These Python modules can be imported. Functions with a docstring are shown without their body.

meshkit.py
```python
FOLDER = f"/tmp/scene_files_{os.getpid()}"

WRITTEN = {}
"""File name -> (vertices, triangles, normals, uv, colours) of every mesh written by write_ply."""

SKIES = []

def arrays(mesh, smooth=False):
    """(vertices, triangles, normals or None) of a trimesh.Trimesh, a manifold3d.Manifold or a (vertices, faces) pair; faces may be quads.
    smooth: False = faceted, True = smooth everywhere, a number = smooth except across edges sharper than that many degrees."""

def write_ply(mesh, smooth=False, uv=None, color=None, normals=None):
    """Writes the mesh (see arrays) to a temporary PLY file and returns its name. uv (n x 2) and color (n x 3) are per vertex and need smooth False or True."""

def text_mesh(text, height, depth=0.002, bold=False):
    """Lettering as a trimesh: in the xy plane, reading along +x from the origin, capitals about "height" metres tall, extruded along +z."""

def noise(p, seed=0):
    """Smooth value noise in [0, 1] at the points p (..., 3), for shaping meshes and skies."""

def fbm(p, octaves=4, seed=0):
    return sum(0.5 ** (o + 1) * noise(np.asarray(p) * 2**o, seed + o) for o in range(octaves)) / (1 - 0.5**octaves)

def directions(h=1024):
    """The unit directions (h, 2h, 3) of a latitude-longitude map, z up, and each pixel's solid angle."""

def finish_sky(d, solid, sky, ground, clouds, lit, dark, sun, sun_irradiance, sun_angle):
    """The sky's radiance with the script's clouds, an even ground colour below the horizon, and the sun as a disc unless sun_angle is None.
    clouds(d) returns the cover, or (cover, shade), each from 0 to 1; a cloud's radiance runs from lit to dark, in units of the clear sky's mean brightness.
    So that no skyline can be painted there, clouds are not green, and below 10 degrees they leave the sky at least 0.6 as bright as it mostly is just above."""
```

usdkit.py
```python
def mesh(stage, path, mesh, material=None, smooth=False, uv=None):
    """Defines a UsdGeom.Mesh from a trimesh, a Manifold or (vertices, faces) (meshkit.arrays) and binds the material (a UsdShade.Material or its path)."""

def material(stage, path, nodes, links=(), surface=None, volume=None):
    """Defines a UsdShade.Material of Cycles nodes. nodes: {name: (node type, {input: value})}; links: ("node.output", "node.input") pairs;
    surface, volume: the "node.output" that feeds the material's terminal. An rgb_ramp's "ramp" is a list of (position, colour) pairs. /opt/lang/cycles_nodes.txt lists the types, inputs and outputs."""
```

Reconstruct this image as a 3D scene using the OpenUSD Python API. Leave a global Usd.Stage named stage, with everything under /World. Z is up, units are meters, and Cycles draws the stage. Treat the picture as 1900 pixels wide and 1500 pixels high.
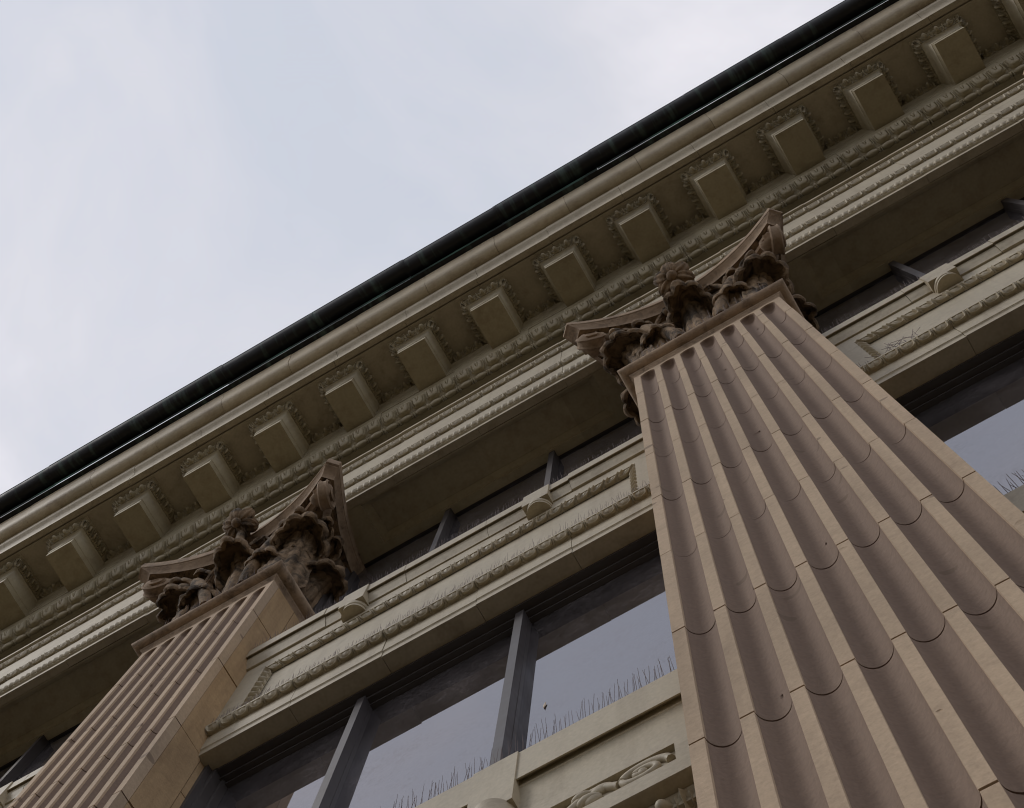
import math, random
import numpy as np, trimesh, manifold3d as m3
import usdkit, meshkit
from pxr import Usd, UsdGeom, UsdLux, UsdShade, Gf, Sdf

stage = Usd.Stage.CreateInMemory()
UsdGeom.SetStageUpAxis(stage, UsdGeom.Tokens.z)
UsdGeom.SetStageMetersPerUnit(stage, 1.0)
world = UsdGeom.Xform.Define(stage, '/World')
stage.SetDefaultPrim(world.GetPrim())
UsdGeom.Scope.Define(stage, '/World/Looks')

# ------------------------------------------------------------------ camera
H, EYE = 13.0, 1.6          # metres per modelling unit, eye height
cam = UsdGeom.Camera.Define(stage, '/World/camera')
R = np.array([[0.86306428, 0.50216977, 0.05427317], [-0.48751593, 0.85630581, -0.17049511], [-0.13209192, 0.1206892, 0.98386271]])
X, Y, Z = R[0], -R[1], -R[2]
cam.AddTransformOp().Set(Gf.Matrix4d(*X, 0, *Y, 0, *Z, 0, 0, 0, EYE, 1))
cam.CreateHorizontalApertureAttr(36.0)
cam.CreateVerticalApertureAttr(36.0 * 808 / 1024)
cam.CreateFocalLengthAttr(36.0 * 2878.75 / 1900)
cam.CreateClippingRangeAttr(Gf.Vec2f(0.05, 5000))
cam.CreateExposureAttr(0.78)

# ------------------------------------------------------------------ sky and sun (thin overcast, sun veiled behind the photographer's left)
SUN_AZ, SUN_EL = math.radians(227), math.radians(40)   # azimuth = atan2(x, y)
dome = UsdLux.DomeLight.Define(stage, '/World/sky')
dome.GetPrim().SetCustomDataByKey('kind', 'structure')
dome.GetPrim().SetCustomDataByKey('label', 'pale blue grey overcast sky with faint white cloud streaks')
dome.GetPrim().SetCustomDataByKey('category', 'sky')
sky_mat = usdkit.material(stage, '/World/Looks/sky', {
    's': ('sky_texture', {'sky_type': 'single_scattering', 'sun_disc': False, 'sun_elevation': SUN_EL, 'sun_rotation': SUN_AZ, 'aerosol_density': 2.0}),
    'tc': ('texture_coordinate', {}),
    'mp': ('mapping', {'scale': (1.0, 1.0, 1.6), 'location': (5.19, -2.97, 1.7), 'rotation': (0.2, 0.5, 0.35)}),
    'n': ('noise_texture', {'scale': 2.6, 'detail': 6.0, 'roughness': 0.55, 'distortion': 0.6}),
    'r': ('rgb_ramp', {'ramp': [(0.0, (5.5, 5.8, 6.55)), (0.42, (5.65, 5.9, 6.6)), (0.55, (6.5, 6.5, 7.0)), (0.66, (7.8, 7.6, 8.0)), (1.0, (8.4, 8.1, 8.5))]}),
    'c': ('mix', {'mix_type': 'mix', 'fac': 0.86}),
    'b': ('background_shader', {'strength': 0.070})},
    [('tc.generated', 'mp.vector'), ('mp.vector', 'n.vector'), ('n.fac', 'r.fac'), ('r.color', 'c.color2'), ('s.color', 'c.color1'), ('c.color', 'b.color')], surface='b.background')
UsdShade.MaterialBindingAPI.Apply(dome.GetPrim()).Bind(sky_mat)
sun = UsdLux.DistantLight.Define(stage, '/World/sun')
sun.CreateNormalizeAttr(True); sun.CreateIntensityAttr(0.20); sun.CreateAngleAttr(18.0); sun.CreateColorAttr(Gf.Vec3f(1.0, 0.965, 0.92))
sd = Gf.Vec3d(math.sin(SUN_AZ) * math.cos(SUN_EL), math.cos(SUN_AZ) * math.cos(SUN_EL), math.sin(SUN_EL))
sun.AddTransformOp().Set(Gf.Matrix4d().SetRotate(Gf.Rotation(Gf.Vec3d(0, 0, 1), sd)))

rng = np.random.default_rng(7)
# ------------------------------------------------------------------ materials
def stone(name, base, var, dark, rough=0.85, bump=0.25, scale=1.0, grime=0.5, pits=0.0, streak=0.35, spec=0.25, glo=0.55, cell=(0, .5, 0, .5), tone=0.12, depth_tint=0.0, depth_tint_y=0.107 * 13.0):
    """Weathered stone: blotches, vertical streaks, per-piece tone, grain relief."""
    b = np.array(base)
    nodes = {
        'g': ('geometry', {}), 'ps_': ('separate_xyz', {}), 'cx': ('math', {'math_type': 'multiply_add', 'value2': cell[0], 'value3': cell[1]}), 'cz': ('math', {'math_type': 'multiply_add', 'value2': cell[2], 'value3': cell[3]}),
        'fx': ('math', {'math_type': 'floor'}), 'fz': ('math', {'math_type': 'floor'}), 'cv': ('combine_xyz', {}), 'oi': ('white_noise_texture', {'dimensions': '3D'}),
        'big': ('noise_texture', {'scale': 1.1 * scale, 'detail': 5.0, 'roughness': 0.6, 'distortion': 0.4}),
        'bigr': ('rgb_ramp', {'ramp': [(0.25, tuple(b * (1 - var))), (0.5, tuple(b)), (0.75, tuple(np.minimum(b * (1 + var), 0.9)))]}),
        'smap': ('mapping', {'scale': (6.0, 6.0, 0.45)}),
        'stk': ('noise_texture', {'scale': 1.6 * scale, 'detail': 4.0, 'roughness': 0.6}),
        'stkr': ('rgb_ramp', {'ramp': [(0.48, (0, 0, 0)), (0.75, (streak, streak, streak))]}),
        'm1': ('mix', {'mix_type': 'mix', 'color2': dark}),
        'gr': ('noise_texture', {'scale': 3.3 * scale, 'detail': 8.0, 'roughness': 0.7, 'distortion': 0.8}),
        'grr': ('rgb_ramp', {'ramp': [(glo, (0, 0, 0)), (glo + .17, (grime, grime, grime))]}),
        'm2': ('mix', {'mix_type': 'mix', 'color2': tuple(np.array(dark) * 0.8)}),
        'tone': ('rgb_ramp', {'ramp': [(0, (1 - tone, 1 - tone * 1.05, 1 - tone * 1.15)), (0.5, (1, 1, 1)), (1, (1 + tone * .5, 1 + tone * .45, 1 + tone * .35))]}),
        'm3': ('mix', {'mix_type': 'multiply', 'fac': 1.0}),
        'fine': ('noise_texture', {'scale': 60.0, 'detail': 6.0, 'roughness': 0.75}),
        'fr': ('rgb_ramp', {'ramp': [(0.3, (0.86, 0.86, 0.86)), (0.7, (1.1, 1.1, 1.1))]}),
        'm4': ('mix', {'mix_type': 'multiply', 'fac': 1.0}),
        'med': ('noise_texture', {'scale': 14.0, 'detail': 5.0, 'roughness': 0.65}),
        'add': ('math', {'math_type': 'multiply_add', 'value2': 1.4}),
        'bp': ('bump', {'strength': bump, 'distance': 0.012}),
        'p': ('principled_bsdf', {'roughness': rough, 'specular_ior_level': spec, 'diffuse_roughness': 0.4})}
    links = [('g.position', 'big.vector'), ('big.fac', 'bigr.fac'), ('g.position', 'smap.vector'), ('smap.vector', 'stk.vector'), ('stk.fac', 'stkr.fac'),
             ('bigr.color', 'm1.color1'), ('stkr.color', 'm1.fac'), ('g.position', 'gr.vector'), ('gr.fac', 'grr.fac'), ('m1.color', 'm2.color1'), ('grr.color', 'm2.fac'),
             ('g.position', 'ps_.vector'), ('ps_.x', 'cx.value1'), ('ps_.z', 'cz.value1'), ('cx.value', 'fx.value1'), ('cz.value', 'fz.value1'), ('fx.value', 'cv.x'), ('fz.value', 'cv.z'), ('cv.vector', 'oi.vector'), ('oi.value', 'tone.fac'), ('m2.color', 'm3.color1'), ('tone.color', 'm3.color2'), ('g.position', 'fine.vector'), ('fine.fac', 'fr.fac'),
             ('m3.color', 'm4.color1'), ('fr.color', 'm4.color2'), ('m4.color', 'p.base_color'), ('g.position', 'med.vector'), ('med.fac', 'add.value1'), ('fine.fac', 'add.value3'),
             ('add.value', 'bp.height'), ('bp.normal', 'p.normal')]
    if depth_tint:                                  # darker grey-brown tint on faces behind the front plane, edge varied by noise
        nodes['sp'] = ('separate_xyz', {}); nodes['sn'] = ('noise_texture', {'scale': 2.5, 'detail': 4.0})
        nodes['sa'] = ('math', {'math_type': 'multiply_add', 'value2': 0.008}); nodes['sr'] = ('map_range', {'from_min': depth_tint_y + 0.006, 'from_max': depth_tint_y + 0.014, 'to_min': 0.0, 'to_max': depth_tint, 'clamp': True})
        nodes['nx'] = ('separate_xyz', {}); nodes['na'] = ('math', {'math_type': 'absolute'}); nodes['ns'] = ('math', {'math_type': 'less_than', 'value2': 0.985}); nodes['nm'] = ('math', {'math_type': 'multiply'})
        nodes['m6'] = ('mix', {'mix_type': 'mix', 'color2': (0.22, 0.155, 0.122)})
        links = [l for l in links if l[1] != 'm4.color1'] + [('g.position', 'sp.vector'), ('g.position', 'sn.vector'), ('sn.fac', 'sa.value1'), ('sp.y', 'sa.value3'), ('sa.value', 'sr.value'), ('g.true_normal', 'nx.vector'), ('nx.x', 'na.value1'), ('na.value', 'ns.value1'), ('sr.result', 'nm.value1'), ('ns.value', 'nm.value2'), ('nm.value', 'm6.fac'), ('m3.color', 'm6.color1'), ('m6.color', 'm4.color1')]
    if pits:                                  # small chips and scars, each with a rim of its own
        nodes['pm'] = ('mapping', {'scale': (1.0, 1.0, 1.7), 'rotation': (0.4, 0.2, 0.3)})
        nodes['vo'] = ('voronoi_texture', {'scale': 3.2})
        nodes['pw'] = ('noise_texture', {'scale': 9.0, 'detail': 4.0})
        nodes['ps'] = ('math', {'math_type': 'multiply_add', 'value2': 0.22})
        nodes['vr'] = ('rgb_ramp', {'ramp': [(0.0, (pits, pits, pits)), (0.215, (pits * .8,) * 3), (0.232, (0, 0, 0))]})
        nodes['m5'] = ('mix', {'mix_type': 'mix', 'color2': tuple(np.array(dark) * 0.75)})
        links = [l for l in links if l[1] != 'p.base_color'] + [('g.position', 'pm.vector'), ('pm.vector', 'vo.vector'), ('g.position', 'pw.vector'), ('pw.fac', 'ps.value1'), ('vo.distance', 'ps.value3'),
                 ('ps.value', 'vr.fac'), ('vr.color', 'm5.fac'), ('m4.color', 'm5.color1'), ('m5.color', 'p.base_color')]
    return usdkit.material(stage, '/World/Looks/' + name, nodes, links, surface='p.BSDF')

M = {}
M['terracotta'] = stone('cream_terracotta', (0.455, 0.395, 0.285), 0.12, (0.21, 0.15, 0.085), grime=0.45, bump=0.12, rough=0.58, spec=0.42)
M['cyma'] = stone('stained_terracotta', (0.45, 0.375, 0.25), 0.16, (0.23, 0.14, 0.065), grime=0.5, bump=0.14, rough=0.55, spec=0.42, cell=(1 / (0.05583 * 13), (0.45176 + 0.05583 * 20) / 0.05583 + -0.35, 0, .5), tone=0.10)
M['soffit'] = stone('soffit_terracotta', (0.42, 0.362, 0.24), 0.10, (0.22, 0.15, 0.08), grime=0.35, bump=0.10, rough=0.58, spec=0.42, cell=(1 / (0.05583 * 13), (0.45176 + 0.05583 * 20) / 0.05583 + 0.5, 0, .5), tone=0.10)
M['sandstone'] = stone('buff_sandstone', (0.52, 0.395, 0.275), 0.12, (0.24, 0.17, 0.12), grime=0.25, bump=0.30, pits=0.75, streak=0.3, depth_tint=0.85, cell=(1 / (0.279 * 13), 5.5, 1 / (0.0669 * 13), (0.0669 * 13 * 20 - 0.6796 * 13 - 1.6) / (0.0669 * 13)), tone=0.16)
M['side_stone'] = stone('golden_sandstone', (0.47, 0.325, 0.18), 0.18, (0.20, 0.115, 0.055), grime=0.45, bump=0.35, streak=0.45)
M['carved'] = stone('grimy_carved_stone', (0.31, 0.215, 0.13), 0.36, (0.04, 0.028, 0.018), grime=0.92, glo=0.45, bump=0.8, scale=2.2, streak=0.6)
M['abacus'] = stone('abacus_stone', (0.38, 0.275, 0.185), 0.22, (0.10, 0.065, 0.04), grime=0.75, glo=0.50, bump=0.5, scale=1.6)

def metal(name, base, rough, metallic, patch=None, amount=0.5, scale=5.0, stretch=(1, 1, 1), lo=0.42):
    nodes = {'g': ('geometry', {}), 'mp': ('mapping', {'scale': stretch}), 'n': ('noise_texture', {'scale': scale, 'detail': 6.0, 'roughness': 0.65}),
             'r': ('rgb_ramp', {'ramp': [(lo, tuple(base)), (0.74, tuple(patch or np.array(base) * 1.5))]}),
             'rr': ('rgb_ramp', {'ramp': [(0.3, (rough,) * 3), (0.7, (min(rough + 0.25, 1),) * 3)]}),
             'bp': ('bump', {'strength': 0.15, 'distance': 0.01}),
             'p': ('principled_bsdf', {'metallic': metallic})}
    return usdkit.material(stage, '/World/Looks/' + name, nodes, [('g.position', 'mp.vector'), ('mp.vector', 'n.vector'), ('n.fac', 'r.fac'), ('n.fac', 'rr.fac'), ('r.color', 'p.base_color'), ('rr.color', 'p.roughness'), ('n.fac', 'bp.height'), ('bp.normal', 'p.normal')], surface='p.BSDF')

M['copper'] = metal('dark_copper', (0.016, 0.016, 0.019), 0.5, 0.2, (0.10, 0.15, 0.135), scale=2.2, stretch=(4.5, 0.5, 0.5), lo=0.52)
M['verdigris'] = metal('verdigris_copper', (0.022, 0.035, 0.032), 0.7, 0.0, (0.12, 0.27, 0.21), scale=1.6, stretch=(1.2, 3, 3), lo=0.45)
M['bronze'] = metal('dark_bronze', (0.065, 0.055, 0.052), 0.42, 0.35, (0.085, 0.075, 0.07), scale=3)
M['mullion'] = metal('grey_bronze', (0.052, 0.045, 0.046), 0.36, 0.15, (0.062, 0.055, 0.055), scale=3)
M['spike'] = metal('spike_metal', (0.10, 0.07, 0.065), 0.5, 0.2, scale=20)
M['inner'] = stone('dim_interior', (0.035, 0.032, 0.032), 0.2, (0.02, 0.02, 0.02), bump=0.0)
M['paving'] = stone('street_paving', (0.080, 0.064, 0.038), 0.15, (0.06, 0.045, 0.03), scale=0.6, bump=0.2)
M['feather'] = usdkit.material(stage, '/World/Looks/pale_feather', {'p': ('principled_bsdf', {'base_color': (0.60, 0.50, 0.40), 'roughness': 0.9})}, surface='p.BSDF')
M['glass'] = usdkit.material(stage, '/World/Looks/dusty_glass', {
    'g': ('geometry', {}), 'fr': ('fresnel', {'IOR': 3.9}),
    't': ('transparent_bsdf', {'color': (0.42, 0.42, 0.44)}), 'gl': ('glossy_bsdf', {'color': (0.93, 0.92, 0.97), 'roughness': 0.012}),
    'mx': ('mix_closure', {}),
    'd': ('diffuse_bsdf', {'color': (0.17, 0.15, 0.15)}),
    'n1': ('noise_texture', {'scale': 55.0, 'detail': 5.0, 'roughness': 0.7}), 'n2': ('noise_texture', {'scale': 3.0, 'detail': 5.0, 'roughness': 0.6}),
    'mul': ('math', {'math_type': 'multiply'}), 'dr': ('rgb_ramp', {'ramp': [(0.18, (0.05,) * 3), (0.30, (0.12,) * 3), (0.42, (0.28,) * 3)]}),
    'bm': ('noise_texture', {'scale': 1.3, 'detail': 1.0}), 'bp': ('bump', {'strength': 0.004, 'distance': 0.05}),
    'm2': ('mix_closure', {})},
    [('g.position', 'n1.vector'), ('g.position', 'n2.vector'), ('n1.fac', 'mul.value1'), ('n2.fac', 'mul.value2'), ('mul.value', 'dr.fac'), ('fr.fac', 'mx.fac'), ('t.BSDF', 'mx.closure1'), ('gl.BSDF', 'mx.closure2'),
     ('g.position', 'bm.vector'), ('bm.fac', 'bp.height'), ('bp.normal', 'gl.normal'), ('dr.color', 'm2.fac'), ('mx.closure', 'm2.closure1'), ('d.BSDF', 'm2.closure2')], surface='m2.closure')

# ------------------------------------------------------------------ scene helpers
def numbered(parent, name):
    k, n = 0, name
    while stage.GetPrimAtPath(f'{parent}/{n}'):
        k += 1; n = f'{name}_{k:03d}'
    return f'{parent}/{n}'

def obj(name, mesh, mat, parent='/World', label=None, cat=None, group=None, kind=None, smooth=30):
    """One Mesh prim; the mesh is in modelling units about the eye."""
    v, f = (np.asarray(mesh.vertices), np.asarray(mesh.faces)) if hasattr(mesh, 'vertices') else mesh
    tm = trimesh.Trimesh(v * H + np.array([0, 0, EYE]), f, process=False)
    path = numbered(parent if isinstance(parent, str) else str(parent.GetPath()), name)
    p = usdkit.mesh(stage, path, tm, M[mat], smooth=smooth).GetPrim()
    return tag(p, label, cat, group, kind)

def tag(p, label=None, cat=None, group=None, kind=None):
    for k, v in (('label', label), ('category', cat), ('group', group), ('kind', kind)):
        if v: p.SetCustomDataByKey(k, v)
    return p

def thing(name, label, cat, group=None, kind=None):
    return tag(UsdGeom.Xform.Define(stage, numbered('/World', name)).GetPrim(), label, cat, group, kind)

cat = trimesh.util.concatenate
def box(x0, x1, y0, y1, z0, z1):
    b = trimesh.creation.box((x1 - x0, y1 - y0, z1 - z0)); b.apply_translation(((x0 + x1) / 2, (y0 + y1) / 2, (z0 + z1) / 2)); return b

def sweep(poly, x0, x1):
    """Prism of a (y, z) outline along x, closed."""
    import shapely
    pg = shapely.Polygon(poly)
    e = trimesh.creation.extrude_polygon(pg, x1 - x0, engine='earcut')
    v = e.vertices; e = trimesh.Trimesh(np.stack([v[:, 2] + x0, v[:, 0], v[:, 1]], 1), e.faces, process=False)
    return e

def stack(x0, x1, yf, yb, prof):
    """Mitred mouldings round the front and two sides of a block: prof = (outward offset, z) from bottom to top."""
    rings = [[(x0 - d, yf - d, z), (x1 + d, yf - d, z), (x1 + d, yb, z), (x0 - d, yb, z)] for d, z in prof]
    v = np.array(rings).reshape(-1, 3); f = []
    for k in range(len(prof) - 1):
        a = 4 * k
        for i in range(4):
            j = (i + 1) % 4
            f += [(a + i, a + j, a + 4 + j), (a + i, a + 4 + j, a + 4 + i)]
    n = 4 * (len(prof) - 1)
    f += [(0, 2, 1), (0, 3, 2), (n, n + 1, n + 2), (n, n + 2, n + 3)]
    return trimesh.Trimesh(v, f, process=False)

def grid_faces(nu, nv, flip=False):
    i = np.arange((nu + 1) * (nv + 1)).reshape(nv + 1, nu + 1)
    a, b, c, d = i[:-1, :-1].ravel(), i[:-1, 1:].ravel(), i[1:, 1:].ravel(), i[1:, :-1].ravel()
    f = np.concatenate([np.stack([a, b, c], 1), np.stack([a, c, d], 1)])
    return f[:, ::-1] if flip else f

def patch(p00, p10, p01, p11, n, fn, amp, ru=20, rv=14, bulge=0.0, wear=0.0, seed=0):
    """Carved strip: a bilinear patch with n repeats of the relief fn(u, v); its normal points to the right of u x v."""
    p00, p10, p01, p11 = map(np.asarray, (p00, p10, p01, p11))
    nu, nv = int(ru * n), rv
    U, V = np.meshgrid(np.linspace(0, 1, nu + 1), np.linspace(0, 1, nv + 1))
    base = (p00 * (1 - U[..., None]) + p10 * U[..., None]) * (1 - V[..., None]) + (p01 * (1 - U[..., None]) + p11 * U[..., None]) * V[..., None]
    nrm = np.cross(p10 - p00, p01 - p00); nrm = nrm / np.linalg.norm(nrm)
    h = fn((U * n) % 1.0, V) + bulge * np.sin(np.pi * V)
    if wear:
        h = h + wear * (meshkit.noise(base * 900, seed) - 0.5)
    edge = np.minimum(1, np.minimum(V, 1 - V) * 12)
    v = base + nrm * (amp * h * edge)[..., None]
    return trimesh.Trimesh(v.reshape(-1, 3), grid_faces(nu, nv), process=False)

def sm(x, a, b):
    t = np.clip((x - a) / (b - a), 0, 1); return t * t * (3 - 2 * t)

def leaf_relief(u, v):
    """Shield-shaped leaves: a raised U-shaped rim round a lower swelling, a dart between neighbours."""
    du = u - 0.5
    w = np.maximum(v - 0.34, 0) / 0.60
    r = ((np.abs(du) / 0.42) ** 4 + w ** 4) ** 0.25 - 0.09 * np.maximum(0, 1 - np.abs(du) / 0.16) * sm(v, 0.6, 0.9)
    body = 0.42 * np.sqrt(np.clip(1 - (r / 0.60) ** 2, 0, 1)) - 0.25 * (r < 0.74) + 0.12 * np.maximum(0, 1 - np.abs(du) / 0.06) * (r < 0.5)
    rim = 0.95 * np.sqrt(np.clip(1 - ((r - 0.86) / 0.14) ** 2, 0, 1))
    d = np.minimum(u, 1 - u)
    dart = 0.6 * sm(0.042 - d, 0, 0.02) * sm(v, 0.05, 0.2)
    return np.maximum(np.maximum(body, rim), dart) - 0.3 * sm(0.14 - v, 0, 0.08) * (r < 0.72)

def tulip_relief(u, v):
    """Two plump lobes parted by a notch within a U-shaped rim, a loop between neighbours."""
    du = u - 0.5
    r = np.where(v < 0.5, np.abs(du) / 0.43, np.sqrt((du / 0.43) ** 2 + ((v - 0.5) / 0.46) ** 2))
    r = np.where(v < 0.5, np.abs(du) / 0.43, ((np.abs(du) / 0.43) ** 3 + ((v - 0.5) / 0.46) ** 3) ** (1 / 3))
    k = np.abs(du) / (0.03 + 0.16 * np.clip(0.60 - v, 0, 1))
    body = 0.85 * np.clip(1 - (r / 0.78) ** 5, 0, 1) ** 0.5 * (1 - 0.8 * np.clip(1 - np.abs(k - 1) / 0.45, 0, 1) * sm(0.62 - v, 0, 0.1)) 
    rim = 0.75 * np.sqrt(np.clip(1 - ((r - 0.93) / 0.085) ** 2, 0, 1))
    d = np.minimum(u, 1 - u)
    loop = 0.45 * (d < 0.022) * sm(v, 0.05, 0.2) * sm(0.95 - v, 0, 0.15)
    return np.maximum.reduce([body, rim, loop])

def egg_relief(u, v):
    du = u - 0.5
    r = np.sqrt((du / 0.20) ** 2 + ((v - 0.42) / 0.36) ** 2)
    egg = 1.25 * np.sqrt(np.clip(1 - r ** 2, 0, 1))
    r2 = np.sqrt((du / 0.34) ** 2 + ((v - 0.36) / 0.60) ** 2)
    rim = 0.7 * (1 - np.clip(np.abs(r2 - 1.0) / 0.16, 0, 1)) * sm(v, 0.05, 0.3)
    d = np.minimum(u, 1 - u)
    dart = 0.8 * np.clip(1 - d / (0.035 + 0.06 * (1 - v)), 0, 1)
    return np.maximum.reduce([egg, rim, dart])

def acanthus_corner(u, v):
    a = np.arctan2(u - 0.5, v + 0.15)
    return 0.55 + 0.35 * np.cos(a * 9) - 0.3 * np.abs(u - 0.5)

def blob(c, r, sub=2):
    s = trimesh.creation.icosphere(sub, 1.0); s.vertices = s.vertices * np.asarray(r) + np.asarray(c); return s

def tube(pts, r, n=8, cap=True):
    pts = np.asarray(pts, float); r = np.broadcast_to(r, len(pts)).astype(float)
    t = np.gradient(pts, axis=0); t /= np.linalg.norm(t, axis=1, keepdims=True)
    ref = np.array([0.13, 0.29, 0.95]); a = np.cross(t, ref); a /= np.linalg.norm(a, axis=1, keepdims=True); b = np.cross(t, a)
    th = np.linspace(0, 2 * np.pi, n, endpoint=False)
    v = pts[:, None] + r[:, None, None] * (a[:, None] * np.cos(th)[None, :, None] + b[:, None] * np.sin(th)[None, :, None])
    m = len(pts); f = []
    for k in range(m - 1):
        for i in range(n):
            j = (i + 1) % n
            f += [(k * n + i, k * n + j, k * n + n + j), (k * n + i, k * n + n + j, k * n + n + i)]
    v = v.reshape(-1, 3)
    if cap:
        v = np.vstack([v, pts[:1], pts[-1:]]); a0, a1 = len(v) - 2, len(v) - 1
        f += [(a0, (i + 1) % n, i) for i in range(n)] + [(a1, (m - 1) * n + i, (m - 1) * n + (i + 1) % n) for i in range(n)]
    return trimesh.Trimesh(v, f, process=False)

def manifold_mesh(m):
    q = m.to_mesh(); return trimesh.Trimesh(q.vert_properties[:, :3], q.tri_verts, process=False)

def shell(gridpts, thick, flip=False):
    """Closed thick sheet from a (nv+1, nu+1, 3) grid, thickened behind its normal."""
    nv, nu = gridpts.shape[0] - 1, gridpts.shape[1] - 1
    du, dv = np.gradient(gridpts, axis=1), np.gradient(gridpts, axis=0)
    n = np.cross(du, dv); n /= np.maximum(np.linalg.norm(n, axis=-1, keepdims=True), 1e-12)
    if flip: n = -n
    back = gridpts - n * np.asarray(thick)[..., None] if np.ndim(thick) else gridpts - n * thick
    N = (nu + 1) * (nv + 1)
    f = [grid_faces(nu, nv, flip), grid_faces(nu, nv, not flip) + N]
    i = np.arange(N).reshape(nv + 1, nu + 1)
    loop = np.concatenate([i[0, :-1], i[:-1, -1], i[-1, :0:-1], i[:0:-1, 0]])
    nx = np.roll(loop, -1)
    side = np.concatenate([np.stack([loop, loop + N, nx + N], 1), np.stack([loop, nx + N, nx], 1)])
    f.append(side[:, ::-1] if flip else side)
    return trimesh.Trimesh(np.vstack([gridpts.reshape(-1, 3), back.reshape(-1, 3)]), np.vstack(f), process=False)

# ------------------------------------------------------------------ ground
g = 400 / H
obj('pavement', box(-g, g, -g, g, -EYE / H - 0.02, -EYE / H), 'paving', label='grey stone pavement below the facade', cat='pavement', kind='structure')

# ------------------------------------------------------------------ layout (modelling units; x along the facade, y into it, z above the eye)
S, MX = 0.05583, -0.45176                   # modillion spacing, centre of modillion number 0 + 1
PIL = [-0.5609, -0.2819, -0.0024, 0.2766]   # pilaster centres
YP, WP = 0.107, 0.0777                      # pilaster face, width
X0, X1 = -0.70, 0.42
KS = range(-4, 16)
FLOOR = -EYE / H

building = thing('office_building', 'classical stone office building seen steeply from below, with fluted pilasters and deep modillion cornice', 'building')
B = '/World/office_building'

# core walls (dim rooms behind the windows, roof slab)
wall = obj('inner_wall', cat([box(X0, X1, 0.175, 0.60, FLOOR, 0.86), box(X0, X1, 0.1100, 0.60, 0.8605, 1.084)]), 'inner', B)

# ------------------------------------------------------------------ cornice: crowning blocks, modillions, bed mould, architrave
cornice = obj('cornice', box(X0, X1, 0.0905, 0.1030, 0.9940, 1.0862), 'soffit', B)
CP = '%s/cornice' % B
def smoothcurve(pts, n=5):
    pts = np.array(pts); t = np.arange(len(pts)); tt = np.linspace(0, len(pts) - 1, n * (len(pts) - 1) + 1)
    from scipy.interpolate import PchipInterpolator
    return np.stack([PchipInterpolator(t, pts[:, 0])(tt), PchipInterpolator(t, pts[:, 1])(tt)], 1)
ogee = smoothcurve([(.0405, 1.0470), (.0398, 1.0492), (.0382, 1.0512), (.0368, 1.0530), (.0365, 1.0555)], 3)
cyma = smoothcurve([(.0350, 1.0600), (.0320, 1.0608), (.0293, 1.0626), (.0275, 1.0658), (.0267, 1.0705), (.0262, 1.0752), (.0254, 1.0790), (.0245, 1.0803)], 4)
c_soffit = [(.0904, 1.0285), (.0461, 1.0285), (.0461, 1.0305), (.0451, 1.0305), (.0451, 1.0285), (.0411, 1.0285), (.0411, 1.0340), (.0408, 1.0348), (.0408, 1.0465)] + [tuple(p) for p in ogee] + [(.0361, 1.0560), (.0361, 1.0590), (.0904, 1.0590)]
c_crown = [(.0904, 1.0592), (.0350, 1.0592)] + [tuple(p) for p in cyma] + [(.0243, 1.0805), (.0243, 1.0890), (.0904, 1.0890)]
GAP = 0.00011
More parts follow.
